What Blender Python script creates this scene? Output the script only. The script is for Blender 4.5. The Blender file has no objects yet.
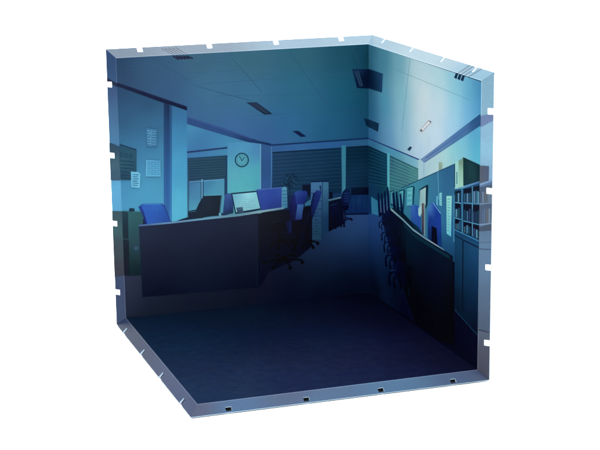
import bpy, bmesh, math, random
from mathutils import Vector, Matrix

random.seed(7)
C = bpy.context.scene.collection
SC = 0.15                                   # one wall is about 15 cm wide
A, B, H = 1.0, 1.0464, 1.0040               # panel sizes in units of SC
FD = 0.031                                  # how far the bevelled rim steps out and back
LIGHT = 1.75                                 # light level the photograph was exposed for
HW = .0105                                  # half width of a rim notch
T = 0.006                                   # sheet thickness (0.9 mm)

# ------------------------------------------------------------------ materials
def mat(name):
    m = bpy.data.materials.new(name); m.use_nodes = True
    nt = m.node_tree
    return m, nt, nt.nodes['Principled BSDF']

def print_material():
    m, nt, b = mat('gloss_print')
    n = nt.nodes; l = nt.links
    ca = n.new('ShaderNodeVertexColor'); ca.layer_name = 'ink'
    tc = n.new('ShaderNodeTexCoord')
    g = n.new('ShaderNodeTexNoise'); g.inputs['Scale'].default_value = 1500; g.inputs['Detail'].default_value = 3
    l.new(tc.outputs['Object'], g.inputs['Vector'])
    mr = n.new('ShaderNodeMapRange'); mr.inputs['To Min'].default_value = .92; mr.inputs['To Max'].default_value = 1.08
    mr.inputs['From Min'].default_value = .25; mr.inputs['From Max'].default_value = .75
    l.new(g.outputs['Fac'], mr.inputs['Value'])
    g2 = n.new('ShaderNodeTexNoise'); g2.inputs['Scale'].default_value = 160; g2.inputs['Detail'].default_value = 4
    l.new(tc.outputs['Object'], g2.inputs['Vector'])
    mr2 = n.new('ShaderNodeMapRange'); mr2.inputs['To Min'].default_value = .975; mr2.inputs['To Max'].default_value = 1.025
    mr2.inputs['From Min'].default_value = .3; mr2.inputs['From Max'].default_value = .7
    l.new(g2.outputs['Fac'], mr2.inputs['Value'])
    mm = n.new('ShaderNodeMath'); mm.operation = 'MULTIPLY'
    l.new(mr.outputs[0], mm.inputs[0]); l.new(mr2.outputs[0], mm.inputs[1])
    vm = n.new('ShaderNodeVectorMath'); vm.operation = 'SCALE'
    l.new(ca.outputs['Color'], vm.inputs[0]); l.new(mm.outputs[0], vm.inputs['Scale'])
    l.new(vm.outputs[0], b.inputs['Base Color'])
    rr = n.new('ShaderNodeMapRange'); rr.inputs['To Min'].default_value = .26; rr.inputs['To Max'].default_value = .38
    l.new(g2.outputs['Fac'], rr.inputs['Value']); l.new(rr.outputs[0], b.inputs['Roughness'])
    b.inputs['IOR'].default_value = 1.23; b.inputs['Specular IOR Level'].default_value = .5
    bp = n.new('ShaderNodeBump'); bp.inputs['Strength'].default_value = .06; bp.inputs['Distance'].default_value = .0002
    l.new(g2.outputs['Fac'], bp.inputs['Height']); l.new(bp.outputs[0], b.inputs['Normal'])
    return m

def plain(name, rgb, rough, var=.06, scale=60):
    m, nt, b = mat(name)
    n = nt.nodes; l = nt.links
    tc = n.new('ShaderNodeTexCoord'); g = n.new('ShaderNodeTexNoise'); g.inputs['Scale'].default_value = scale
    l.new(tc.outputs['Object'], g.inputs['Vector'])
    r = n.new('ShaderNodeValToRGB')
    r.color_ramp.elements[0].color = tuple(c*(1-var) for c in rgb)+(1,)
    r.color_ramp.elements[1].color = tuple(min(1, c*(1+var)) for c in rgb)+(1,)
    l.new(g.outputs['Fac'], r.inputs['Fac']); l.new(r.outputs['Color'], b.inputs['Base Color'])
    b.inputs['Roughness'].default_value = rough
    return m

INK = print_material()
EDGE = plain('pale_blue_cut_edge', (.36, .50, .60), .4)
BACK = plain('dark_film_back', (.05, .06, .09), .45)
WHITE = plain('white_studio_sheet', (.93, .93, .93), .9, .01, 4)

# ------------------------------------------------------------------ camera
CAMP = Vector((-2.3020, -6.0139, 1.8250)); AZ, EL, RO, FPX = .3230, -.2352, -.0123, 1655.62
FW = Vector((math.sin(AZ)*math.cos(EL), math.cos(AZ)*math.cos(EL), math.sin(EL)))
R0 = FW.cross(Vector((0, 0, 1))).normalized(); U0 = R0.cross(FW)
RT = math.cos(RO)*R0+math.sin(RO)*U0; UP = -math.sin(RO)*R0+math.cos(RO)*U0
cd = bpy.data.cameras.new('camera'); cam = bpy.data.objects.new('camera', cd); C.objects.link(cam)
mw = Matrix((RT, UP, -FW)).transposed().to_4x4(); mw.translation = CAMP*SC
cam.matrix_world = mw
cd.sensor_width = 36; cd.lens = 36*FPX/600; cd.clip_start = .01; cd.clip_end = 100
bpy.context.scene.camera = cam

# ------------------------------------------------------------------ the six rim corners and nine flat faces
P = [Vector(v) for v in ((-A, 0, H), (0, 0, H), (0, -B, H), (0, -B, 0), (-A, -B, 0), (-A, 0, 0))]
d = FD
Q = [Vector(v) for v in ((-A-d, d, H+d), (d, d, H+d), (d, -B-d, H+d), (d, -B-d, -d), (-A-d, -B-d, -d), (-A-d, d, -d))]

class Face:
    """a flat face of the folded sheet: origin, unit axes along it, outward normal"""
    def __init__(s, o, u, v, un, vn, flap):
        s.o = Vector(o); s.u = Vector(u).normalized(); s.v = Vector(v).normalized()
        s.n = s.u.cross(s.v); s.U = un; s.V = vn; s.flap = flap; s.notches = []; s.cut0 = 0
        if s.n.dot(CAMP-s.o) < 0: s.n = -s.n
    def at(s, px):
        """measured spot of the print (units of the reference picture) -> u, v on this face"""
        r = FW+RT*((px[0]-300)/FPX)+UP*((225-px[1])/FPX)
        t = (s.o-CAMP).dot(s.n)/r.dot(s.n)
        p = CAMP+r*t-s.o
        u = p.dot(s.u); v = p.dot(s.v)
        if s.flap: return (min(max(u, -s.V*.7), s.U+s.V*.7), min(max(v, 0), s.V))
        return (min(max(u, 0), s.U), min(max(v, 0), s.V))
    def pt(s, uv, lift=0): return (s.o+s.u*uv[0]+s.v*uv[1]+s.n*lift)*SC

W = FD*math.sqrt(2)
F = {
 'L': Face(P[5], (1, 0, 0), (0, 0, 1), A, H, False),          # wall panel with the clock
 'R': Face((0, 0, 0), (0, -1, 0), (0, 0, 1), B, H, False),    # wall panel with the shelves
 'F': Face(P[5], (1, 0, 0), (0, -1, 0), A, B, False),         # floor panel
}
def flapface(i):
    p, q = P[i], P[(i+1) % 6]; e = q-p
    return Face(p, e, Q[i]-p-e*((Q[i]-p).dot(e)/e.dot(e)), e.length, W, True)
for i, k in enumerate(('LT', 'RT', 'RR', 'FF', 'FL', 'LL')): F[k] = flapface(i)

FACE_LIGHT = {'L': (1.5, .004), 'R': (1.5, .003), 'F': (2.5, .003), 'LT': (1.3, 0), 'RT': (1.2, 0), 'RR': (1.15, 0)}      # light divisor and haze per face; lower divisors paint rim gloss into the ink
TINT = {k: (.95, 1.03, 1.04) for k in 'LRF'}
def lin(c, k='RT'):
    q, h = FACE_LIGHT.get(k, (1.75, .004)); out = []
    for i, x in enumerate(c):
        x = max(0, x)/255
        y = x/12.92 if x <= .04045 else ((x+.055)/1.055)**2.4
        y = max(y-h, y*.3)
        out.append(max(.0006, min(.9, y/q*TINT.get(k, (1, 1, 1))[i])))
    return out

def unlin(c, k='F'):
    q, h = FACE_LIGHT[k]; out = []
    for i, x in enumerate(c):
        y = x*q/TINT[k][i]; y = max(y+h if y > h*.43 else y/.3, 0)
        out.append(255*(y*12.92 if y <= .0031308 else 1.055*y**(1/2.4)-.055))
    return out

def blend(ctl, uv, soft=.004):
    """colour between control spots, inverse distance weighted"""
    sw = 0; acc = [0, 0, 0]
    for (q, col) in ctl:
        w = 1/((uv[0]-q[0])**2+(uv[1]-q[1])**2+soft)**1.6
        sw += w
        for k in range(3): acc[k] += w*col[k]
    return [a/sw for a in acc]

class Ink:
    """one printed motif: flat ink polygons on the faces of its panel, one mesh"""
    top = {}                                 # height of the ink stack on each panel
    def __init__(s, name, parent, label=None, layer=None):
        s.name, s.parent, s.label = name, parent, label
        s.v = []; s.f = []; s.c = []
        Ink.top[parent] = Ink.top.get(parent, 0)+1.5e-5
        s.hold = False
    def poly(s, face, pts, col, step=.03, raw=False):
        """col: one colour, one colour per corner, or [(spot, colour), ...] as control spots (a list)"""
        fc = F[face]; uv = list(pts) if raw else [fc.at(p) for p in pts]
        lift = Ink.top[s.parent]
        if not s.hold: Ink.top[s.parent] += 4e-6
        grid = isinstance(col, list)
        if grid:
            ctl = [(fc.at(p), lin(c, face)) for p, c in col]; cs = None
            ex = max(max(p[0] for p in uv)-min(p[0] for p in uv), max(p[1] for p in uv)-min(p[1] for p in uv)); soft = min(.004, (.12*ex)**2)
        else: cs = [lin(c, face) for c in col] if isinstance(col[0], (tuple, list)) else [lin(col, face)]*len(uv)
        bm = bmesh.new(); lay = bm.verts.layers.float_color.new('ink')
        for i, (a, b) in enumerate(uv):
            w = bm.verts.new((a, b, 0))
            if cs: w[lay] = (*cs[i], 1)
        bm.faces.new(bm.verts[:])
        if len(uv) > 4 or grid: bmesh.ops.triangulate(bm, faces=bm.faces[:])
        cuts = []
        if grid:
            for ax in (0, 1):
                lo = min(p[ax] for p in uv); hi = max(p[ax] for p in uv)
                cuts += [(ax, lo+step*(i+1)) for i in range(int((hi-lo)/step))]
        for x in fc.notches: cuts += [(0, x-HW), (0, x+HW)]
        if fc.notches: cuts.append((1, fc.cut0))
        for ax, x in cuts:
            co = [0, 0, 0]; no = [0, 0, 0]; co[ax] = x; no[ax] = 1
            bmesh.ops.bisect_plane(bm, geom=bm.verts[:]+bm.edges[:]+bm.faces[:], plane_co=co, plane_no=no)
        gone = [f for f in bm.faces if any(abs(f.calc_center_median().x-x) < HW for x in fc.notches) and f.calc_center_median().y > fc.cut0]
        if gone: bmesh.ops.delete(bm, geom=gone, context='FACES')
        bm.verts.ensure_lookup_table(); bm.verts.index_update(); k = len(s.v)
        for v in bm.verts:
            s.v.append(fc.pt(v.co, lift)); s.c.append(blend(ctl, v.co, soft) if grid else v[lay][:3])
        for f in bm.faces: s.f.append([k+v.index for v in f.verts])
        bm.free()
        return s
    def up(s):
        Ink.top[s.parent] += 6e-6; return s
    def line(s, face, a, b, w, col, w2=None):
        w2 = w if w2 is None else w2
        dx, dy = b[0]-a[0], b[1]-a[1]; L = math.hypot(dx, dy); nx, ny = -dy/L/2, dx/L/2
        return s.poly(face, [(a[0]+nx*w, a[1]+ny*w), (b[0]+nx*w2, b[1]+ny*w2), (b[0]-nx*w2, b[1]-ny*w2), (a[0]-nx*w, a[1]-ny*w)], col)
    def path(s, face, pts, w, col):
        for a, b in zip(pts, pts[1:]): s.line(face, a, b, w, col)
        return s
    def ring(s, face, c, rx, ry, w, col, n=40, a0=0, a1=2*math.pi):
        s.hold = True
        for i in range(n):
            p, q = a0+(a1-a0)*i/n, a0+(a1-a0)*(i+1)/n
            s.poly(face, [(c[0]+(rx+e)*math.cos(t), c[1]+(ry+e)*math.sin(t)) for t, e in ((p, -w/2), (q, -w/2), (q, w/2), (p, w/2))], col)
        s.hold = False; Ink.top[s.parent] += 4e-6
        return s
    def disc(s, face, c, rx, ry, col, n=20, tilt=0):
        ct, st = math.cos(tilt), math.sin(tilt)
        return s.poly(face, [(c[0]+rx*math.cos(t)*ct-ry*math.sin(t)*st, c[1]+rx*math.cos(t)*st+ry*math.sin(t)*ct) for t in (2*math.pi*i/n for i in range(n))], col)
    def done(s):
        me = bpy.data.meshes.new(s.name)
        me.from_pydata([tuple(v) for v in s.v], [], s.f)
        at = me.color_attributes.new('ink', 'FLOAT_COLOR', 'POINT')
        for i, c in enumerate(s.c): at.data[i].color = (c[0], c[1], c[2], 1)
        n0 = {}
        me.materials.append(INK)
        bm = bmesh.new(); bm.from_mesh(me); bm.normal_update()
        for f in bm.faces:
            best = max(F.values(), key=lambda q: abs(q.n.dot(f.normal))-abs((f.calc_center_median()/SC-q.o).dot(q.n)))
            if f.normal.dot(best.n) < 0: f.normal_flip()
        bm.to_mesh(me); bm.free()
        o = bpy.data.objects.new(s.name, me); C.objects.link(o); o.parent = s.parent
        if s.label: o['label'] = s.label
        return o

# ------------------------------------------------------------------ the folded sheets
root = bpy.data.objects.new('diorama_box', None); C.objects.link(root)
root['label'] = 'glossy blue three-sided open box printed with a dark office at night, standing on white'
root['category'] = 'diorama'

def sheet_mesh(name, k, fc, us, vs, keep, skew, ctl, parent, label=None):
    """grid sheet with thickness; cells not kept are cut out (notches)"""
    bm = bmesh.new(); lay = bm.verts.layers.float_color.new('ink')
    kk = k; cc = [(fc.at(p), lin(c, kk)) for p, c in ctl]
    fr, bk = {}, {}
    nu, nv = len(us)-1, len(vs)-1
    def vert(i, j, back):
        dct = bk if back else fr
        if (i, j) not in dct:
            u, v = us[i], vs[j]
            if skew:
                if i == 0: u = -v*.7071
                elif i == nu: u = fc.U+v*.7071
            w = bm.verts.new(fc.pt((u, v), -T if back else 0)); c = blend(cc, (u, v))
            if skew and j < 2: c = [x*1.35+.03 for x in c]              # crease highlight painted into the ink, with the fold's whitening
            w[lay] = (c[0], c[1], c[2], 1)
            dct[(i, j)] = w
        return dct[(i, j)]
    cells = {(i, j) for i in range(nu) for j in range(nv) if keep(i, j)}
    def face(q, m):
        f = bm.faces.new(q); f.material_index = m
    for (i, j) in cells:
        a = [(i, j), (i+1, j), (i+1, j+1), (i, j+1)]
        face([vert(*p, False) for p in a], 0)
        face([vert(*p, True) for p in reversed(a)], 1)
        for k, nb in enumerate(((i, j-1), (i+1, j), (i, j+1), (i-1, j))):
            if nb not in cells:
                p, q = a[k], a[(k+1) % 4]
                face([vert(*p, False), vert(*p, True), vert(*q, True), vert(*q, False)], 2)
    bmesh.ops.recalc_face_normals(bm, faces=bm.faces[:])
    me = bpy.data.meshes.new(name); bm.to_mesh(me); bm.free()
    for m in (INK, BACK, EDGE): me.materials.append(m)
    o = bpy.data.objects.new(name, me); C.objects.link(o); o.parent = parent
    if label: o['label'] = label
    return o

def lsp(a, b, n): return [a+(b-a)*i/n for i in range(n+1)]

def panel(name, k, ctl, label):
    fc = F[k]
    low = [] if k == 'F' else [-FD-.0035]                                # hidden strip added below the walls to block light under the floor
    return sheet_mesh(name, k, fc, lsp(0, fc.U, 40), low+lsp(0, fc.V, 40), lambda i, j: True, False, ctl, root, label)

def flap(k, ctl, notches, parent, hole=False):  # rim inks are paler, painting in its gloss reflection
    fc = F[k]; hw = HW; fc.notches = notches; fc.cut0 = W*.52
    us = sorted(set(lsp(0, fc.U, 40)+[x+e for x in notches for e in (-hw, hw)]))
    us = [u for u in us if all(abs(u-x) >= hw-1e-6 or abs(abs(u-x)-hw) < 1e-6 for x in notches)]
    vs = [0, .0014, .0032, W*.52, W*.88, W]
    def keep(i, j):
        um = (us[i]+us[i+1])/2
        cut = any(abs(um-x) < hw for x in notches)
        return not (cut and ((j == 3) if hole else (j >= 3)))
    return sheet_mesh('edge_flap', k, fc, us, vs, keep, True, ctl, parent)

def spots(k, pts): return [F[k].at(p)[0] for p in pts]

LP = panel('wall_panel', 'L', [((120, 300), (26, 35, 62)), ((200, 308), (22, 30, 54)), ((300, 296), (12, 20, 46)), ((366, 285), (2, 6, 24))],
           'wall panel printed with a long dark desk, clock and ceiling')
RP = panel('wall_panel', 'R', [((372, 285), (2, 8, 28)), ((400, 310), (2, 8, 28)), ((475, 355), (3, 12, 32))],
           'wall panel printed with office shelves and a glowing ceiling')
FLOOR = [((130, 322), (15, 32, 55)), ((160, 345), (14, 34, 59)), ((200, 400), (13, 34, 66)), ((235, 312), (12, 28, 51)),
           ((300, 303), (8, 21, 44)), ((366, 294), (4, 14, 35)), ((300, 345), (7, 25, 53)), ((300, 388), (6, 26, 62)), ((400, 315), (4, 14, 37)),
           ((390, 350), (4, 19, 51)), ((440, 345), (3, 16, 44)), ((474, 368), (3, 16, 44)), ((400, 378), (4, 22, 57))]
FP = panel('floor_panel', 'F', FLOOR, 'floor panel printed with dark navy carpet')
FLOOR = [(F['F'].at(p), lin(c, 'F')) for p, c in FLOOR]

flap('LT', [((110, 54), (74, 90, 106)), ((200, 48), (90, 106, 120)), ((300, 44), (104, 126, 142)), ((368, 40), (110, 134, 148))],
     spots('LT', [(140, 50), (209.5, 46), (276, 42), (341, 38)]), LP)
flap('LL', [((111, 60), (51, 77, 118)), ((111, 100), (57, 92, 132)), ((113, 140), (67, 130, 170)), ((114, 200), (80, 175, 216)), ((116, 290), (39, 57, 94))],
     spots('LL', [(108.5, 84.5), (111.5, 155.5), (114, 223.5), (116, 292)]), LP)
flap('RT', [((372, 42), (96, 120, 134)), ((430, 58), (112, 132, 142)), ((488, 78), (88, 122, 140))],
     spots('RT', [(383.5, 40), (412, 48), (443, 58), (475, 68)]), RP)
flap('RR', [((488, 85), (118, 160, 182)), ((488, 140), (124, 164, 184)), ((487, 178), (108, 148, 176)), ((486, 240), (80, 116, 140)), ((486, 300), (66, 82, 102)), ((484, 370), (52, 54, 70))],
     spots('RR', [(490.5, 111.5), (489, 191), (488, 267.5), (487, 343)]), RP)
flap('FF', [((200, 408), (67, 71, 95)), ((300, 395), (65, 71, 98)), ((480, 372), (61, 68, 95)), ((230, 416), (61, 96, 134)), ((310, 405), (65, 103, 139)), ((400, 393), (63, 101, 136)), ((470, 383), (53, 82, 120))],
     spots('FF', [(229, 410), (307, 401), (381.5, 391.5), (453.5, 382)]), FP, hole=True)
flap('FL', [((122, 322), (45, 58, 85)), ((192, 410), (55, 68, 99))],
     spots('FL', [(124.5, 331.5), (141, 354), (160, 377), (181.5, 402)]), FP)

exec_parts = []
# ================================================================== print on the wall with the clock
# ceiling
k = Ink('printed_ceiling', LP)
k.poly('L', [(116, 57), (369, 43), (368.7, 140), (271, 147), (258, 144), (187, 120), (187, 109), (116, 83)],
  [((118, 62), (47, 70, 101)), ((120, 80), (52, 75, 109)), ((150, 70), (61, 93, 124)), ((170, 92), (61, 93, 132)), ((200, 62), (70, 106, 130)),
   ((210, 90), (72, 120, 151)), ((195, 112), (66, 108, 153)), ((250, 60), (68, 111, 130)), ((250, 95), (68, 120, 153)), ((235, 128), (70, 113, 166)),
   ((300, 55), (56, 106, 124)), ((300, 90), (52, 113, 141)), ((290, 125), (54, 113, 158)), ((270, 140), (63, 104, 160)), ((340, 55), (36, 88, 109)),
   ((366, 55), (23, 70, 90)), ((345, 95), (34, 99, 126)), ((367, 105), (29, 90, 116)), ((340, 130), (43, 104, 145)), ((366, 132), (38, 93, 136))])
k.up()
for a, b in (((150, 57), (190, 81)), ((196, 86), (252, 101)), ((290, 53), (327, 104)), ((232, 58), (262, 92)), ((353, 48), (359, 63))):
    k.line('L', a, b, .5, (50, 88, 120))
for a, b in (((130, 66), (230, 62)), ((190, 85), (350, 73)), ((215, 96), (366, 94)), ((250, 116), (366, 110)), ((178, 74), (240, 70))):
    k.line('L', a, b, .35, (56, 100, 136))
k.done()
k = Ink('printed_ceiling_vent', LP, 'dark slotted vent at the top edge of the print')
for i in range(5):
    x = 173+i*3.4
    k.line('L', (x, 56), (x+6.2, 59.6-i*.25), 1.6, (44, 48, 72))
    k.line('LT', (x-11.2, 48.6-i*.3), (x+.6, 56.4-i*.2), .9, (56, 62, 80))
k.done()
k = Ink('printed_ceiling_vent', LP)
k.poly('L', [(246, 102.4), (256.6, 102.2), (272.6, 114), (264.4, 114.6)], ((40, 58, 88), (40, 58, 88), (28, 40, 62), (28, 40, 62)))
k.up().poly('L', [(251, 103.4), (255.6, 103.3), (269.5, 113.2), (265.4, 113.6)], (46, 62, 86))
k.done()
k = Ink('printed_ceiling_vent', LP)
k.poly('L', [(292.4, 131), (298.2, 130.8), (306.4, 136.4), (301, 137)], (22, 34, 74)); k.done()
k = Ink('printed_air_conditioner', LP)
k.poly('L', [(352, 69), (369, 69), (368.6, 88.6), (357, 88)], [((354, 72), (26, 52, 88)), ((366, 80), (10, 26, 52)), ((358, 87), (16, 34, 66))])
k.up().poly('L', [(354.6, 71), (356.4, 71), (361.5, 86), (359.6, 86)], (48, 74, 104))
k.line('L', (358, 71), (362.5, 86), .8, (60, 92, 120)); k.done()
k = Ink('printed_air_conditioner', LP)
k.poly('L', [(364, 118), (369, 119.4), (368.6, 127), (366, 125)], (18, 46, 74)); k.done()

# wall on the far left
k = Ink('printed_wall', LP)
k.poly('L', [(114, 84), (164, 103), (164, 222), (118, 216)],
  [((118, 90), (46, 70, 102)), ((150, 104), (48, 76, 108)), ((125, 120), (50, 84, 118)), ((140, 130), (62, 108, 148)), ((158, 125), (62, 112, 152)),
   ((140, 150), (68, 126, 168)), ((158, 160), (76, 146, 186)), ((122, 190), (74, 142, 186)), ((150, 190), (84, 164, 200)), ((140, 205), (80, 160, 198)), ((160, 205), (86, 166, 204))])
k.poly('LL', [(104, 80), (126, 88), (128, 219), (108, 214)],
  [((110, 88), (59, 83, 125)), ((113, 120), (70, 110, 150)), ((113, 142), (73, 125, 166)), ((114, 190), (92, 170, 215)), ((116, 212), (81, 157, 199))])
k.done()
k = Ink('printed_ceiling_beam', LP)
k.poly('L', [(116, 82.6), (187, 106.8), (187, 110.6), (172, 106), (116, 86.4)], ((34, 39, 67), (24, 32, 63), (24, 32, 63), (26, 35, 63), (34, 43, 71)))
k.poly('LL', [(104, 77.6), (119, 83.4), (119, 87.4), (104, 81.4)], (35, 45, 71))
k.up().line('L', (116, 82.4), (187, 106.6), .7, (53, 67, 104))
k.done()
k = Ink('printed_post', LP)
k.poly('L', [(163.6, 102.5), (172, 105.5), (171.8, 221), (163.8, 223)], ((36, 52, 87), (47, 82, 124), (66, 135, 198), (57, 114, 184)))
k.up().poly('L', [(165.5, 103), (169.6, 104.5), (169.6, 221), (166.4, 222)], ((32, 48, 80), (32, 50, 85), (58, 118, 186), (57, 107, 175)))
k.done()
k = Ink('printed_pillar', LP)
k.poly('L', [(172, 105.5), (187, 110.6), (187, 222), (171.8, 222)], [((173, 108), (57, 106, 145)), ((184, 116), (63, 117, 165)), ((179, 135), (74, 145, 191)), ((179, 165), (82, 166, 209)), ((179, 210), (97, 192, 224))])
k.done()
# recess with a window
k = Ink('printed_wall', LP)
k.poly('L', [(187, 120), (230, 134), (262, 146), (262, 222), (187, 222)], [((190, 128), (82, 152, 190)), ((200, 140), (70, 130, 178)), ((200, 150), (62, 106, 164)), ((215, 145), (74, 136, 180)), ((225, 150), (80, 156, 192)), ((205, 156), (78, 140, 190)), ((200, 215), (90, 160, 190))])
k.up().line('L', (187, 152.3), (228, 147.6), 1.8, (42, 62, 108)); k.done()
k = Ink('printed_window_blind', LP)
k.poly('L', [(187.4, 158), (227.4, 155.2), (227.2, 216), (187.6, 216)], ((40, 72, 108), (34, 66, 100), (34, 70, 112), (60, 110, 140)))
k.up().poly('L', [(188.6, 159), (225.4, 156.6), (225.2, 178.4), (188.6, 181.4)], ((44, 78, 102), (42, 80, 98), (44, 82, 102), (40, 74, 104)))
for i in range(8):
    y = 161+i*2.5
    k.up() if i == 0 else None
    k.line('L', (188.6, y+.6), (225.4, y-1.8), .7, (30, 58, 82))
k.done()
k = Ink('printed_window_pane', LP)
k.poly('L', [(189, 183), (200.6, 182), (200.6, 213), (189, 213)], [((190, 184), (70, 122, 168)), ((198, 190), (80, 140, 180)), ((195, 210), (88, 164, 194))])
k.poly('L', [(203.6, 181), (224.4, 179), (224.4, 213), (203.6, 213)], [((205, 183), (72, 136, 176)), ((222, 182), (86, 158, 190)), ((214, 200), (92, 172, 198))])
k.line('L', (202, 179), (202, 212), 1, (120, 180, 214))
k.line('L', (189, 182), (224, 179.2), .9, (110, 168, 206)); k.done()
k = Ink('printed_ceiling_beam', LP)
k.poly('L', [(187, 116.4), (230, 130.4), (258, 140.6), (271, 143.6), (271, 146.4), (258, 144.4), (246, 141.6), (187, 124)],
  [((188, 120), (54, 82, 134)), ((225, 132), (52, 84, 138)), ((250, 140), (38, 64, 112)), ((270, 145), (26, 48, 94))])
k.up().line('L', (187, 117), (252, 139), .7, (72, 96, 160)); k.done()
k = Ink('printed_pillar', LP)
k.poly('L', [(227.4, 143), (246, 142), (260.6, 143.8), (260.6, 214), (227.4, 214)], [((230, 146), (84, 150, 196)), ((258, 148), (84, 144, 196)), ((240, 152), (92, 165, 202)), ((230, 175), (100, 184, 202)), ((248, 180), (98, 192, 204)), ((258, 180), (90, 180, 200)), ((244, 192), (106, 202, 210))])
k.poly('L', [(260.6, 143.6), (271.6, 146), (271.6, 200), (260.6, 200)], [((262, 147), (58, 98, 152)), ((266, 165), (50, 90, 144)), ((266, 190), (54, 96, 158))])
k.up().line('L', (260.6, 144), (260.6, 194), .7, (130, 190, 214)).line('L', (271.6, 146), (271.6, 190), 1, (92, 150, 198)); k.done()
k = Ink('printed_clock', LP, 'round printed wall clock')
k.disc('L', (241.8, 160), 6.4, 6.6, (94, 172, 190), 28); k.up()
k.ring('L', (241.8, 160), 6.5, 6.7, 1.15, (20, 62, 88), 40); k.up()
for i in range(12):
    t = i*math.pi/6
    k.line('L', (241.8+4.4*math.cos(t), 160+4.5*math.sin(t)), (241.8+5.3*math.cos(t), 160+5.4*math.sin(t)), .6, (36, 84, 112))
k.line('L', (241.8, 160.6), (239.4, 156), .8, (30, 76, 104)).line('L', (241.8, 161), (244.2, 157.2), .8, (30, 76, 104)); k.done()
# strip and big blinds
k = Ink('printed_wall', LP)
k.poly('L', [(271.6, 145), (368.7, 138.4), (368.7, 220), (271.6, 220)], [((274, 149), (60, 104, 160)), ((300, 146), (62, 112, 170)), ((330, 143), (56, 108, 168)), ((366, 142), (58, 116, 160)), ((320, 180), (24, 56, 92)), ((290, 200), (20, 44, 84)), ((360, 205), (28, 62, 118))])
k.up().line('L', (271, 145.2), (368.7, 138.3), 1.5, (28, 54, 100)); k.done()
for (x0, x1, t0, t1, c0, c1) in ((272.4, 341.2, 152, 147.6, (38, 70, 106), (22, 58, 88)), (346, 368.7, 146.8, 145.4, (14, 50, 72), (16, 48, 72))):
    k = Ink('printed_window_blind', LP)
    k.poly('L', [(x0, t0), (x1, t1), (x1, 193), (x0, 196)], [((x0, 155), c0), ((x1, 152), c1), ((x0, 185), (30, 68, 106)), ((x1, 185), (20, 54, 84)), (((x0+x1)/2, 170), (28, 66, 98))])
    k.up().line('L', (x0, t0+.6), (x1, t1+.6), 1.2, (16, 40, 66))
    for i in range(22):
        y = 3+i*1.85; m = ((x0+x1)/2 > 350)
        k.line('L', (x0, t0+y), (x1, t1+y-.5*(1-m)), .5, ((16, 44, 70) if m else (24, 54, 84)) if i % 2 else ((22, 60, 88) if m else (36, 78, 112)))
    k.done()
k = Ink('printed_post', LP)
k.poly('L', [(341.6, 145.6), (345.8, 145.2), (345.4, 196), (342, 197)], ((70, 150, 176), (66, 146, 172), (84, 164, 186), (78, 158, 182))); k.done()
# plant
k = Ink('printed_plant', LP)
for i in range(52):
    t = random.random()*6.28; r = math.sqrt(random.random())
    x = 291+6.6*r*math.cos(t); y = 181+7.6*r*math.sin(t)
    if random.random() < .75: k.disc('L', (x, y), 1.4, .55, ((14, 40, 64), (20, 54, 80), (44, 92, 122), (18, 48, 72))[i % 4], 8, random.random()*3.1)
    else: k.ring('L', (x, y), 1.4, 1.2, .4, (20, 50, 76), 10)
    if i % 20 == 19: k.up()
k.line('L', (289, 182), (290, 196), .6, (16, 40, 62)); k.done()
# back of the aisle
k = Ink('printed_carpet', LP)
k.poly('L', [(369, 213.5), (340, 213.5), (322, 226), (300, 226), (256, 250), (116, 268), (116, 321), (369, 293)],
  [((360, 217), (62, 99, 162)), ((366, 225), (62, 102, 165)), ((345, 222), (62, 95, 148)), ((350, 235), (54, 90, 144)), ((335, 236), (39, 72, 118)), ((366, 245), (39, 70, 122)), ((325, 250), (36, 56, 89)),
   ((366, 260), (24, 44, 84)), ((345, 258), (28, 46, 83)), ((320, 268), (28, 39, 65)), ((350, 272), (14, 25, 49)), ((366, 280), (8, 17, 40)), ((340, 282), (12, 24, 46)), ((290, 280), (24, 27, 53)), ((262, 284), (30, 32, 55)), ((120, 285), (48, 53, 75)), ((120, 315), (39, 46, 65)), ((160, 308), (36, 43, 61)), ((200, 302), (32, 39, 59)), ((230, 298), (31, 39, 59)), ((240, 305), (28, 33, 51)), ((290, 297), (20, 27, 48)), ((320, 294), (14, 21, 40)), ((350, 290), (8, 14, 33))]); k.done()
k = Ink('printed_sideboard', LP)
k.poly('L', [(345.6, 193), (369, 194), (369, 214.5), (345.6, 214.5)], [((347, 197), (24, 54, 96)), ((358, 200), (30, 66, 124)), ((367, 200), (24, 58, 108)), ((356, 212), (22, 52, 110))])
k.up().poly('L', [(351, 187.6), (369, 187), (369, 194.6), (351, 195)], ((14, 34, 62), (8, 18, 44), (8, 18, 44), (12, 26, 52)))
for x in (350.5, 356, 362): k.line('L', (x, 196), (x, 213), .5, (16, 40, 86))
k.line('L', (345, 214.2), (369, 213.6), 1.6, (12, 26, 66)); k.done()
k = Ink('printed_desk', LP, 'small desk printed behind the filing cabinet')
k.poly('L', [(328, 201), (343, 197.5), (344, 224), (328, 232)], ((12, 24, 48), (12, 24, 48), (10, 18, 46), (8, 14, 34)))
k.up().poly('L', [(328, 199.6), (340.6, 196.8), (341, 198.2), (328, 201.4)], ((96, 150, 172), (140, 180, 200), (90, 130, 160), (60, 100, 130)))
k.poly('L', [(329, 192), (332.6, 192), (332.6, 198), (329, 199)], (10, 24, 46)).poly('L', [(336, 194.5), (340, 194), (340, 197), (336, 197.6)], (30, 62, 104)); k.done()
k = Ink('printed_office_chair', LP)
k.poly('L', [(342.4, 192), (345.4, 188.6), (349.6, 190), (350.4, 197), (348.6, 205), (343.6, 207), (341, 200)], ((18, 34, 80), (22, 40, 88), (20, 38, 88), (22, 42, 96), (18, 34, 84), (14, 24, 62), (14, 26, 66)))
k.poly('L', [(341, 207), (349, 205), (348, 210), (341, 211)], (10, 18, 48))
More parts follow.
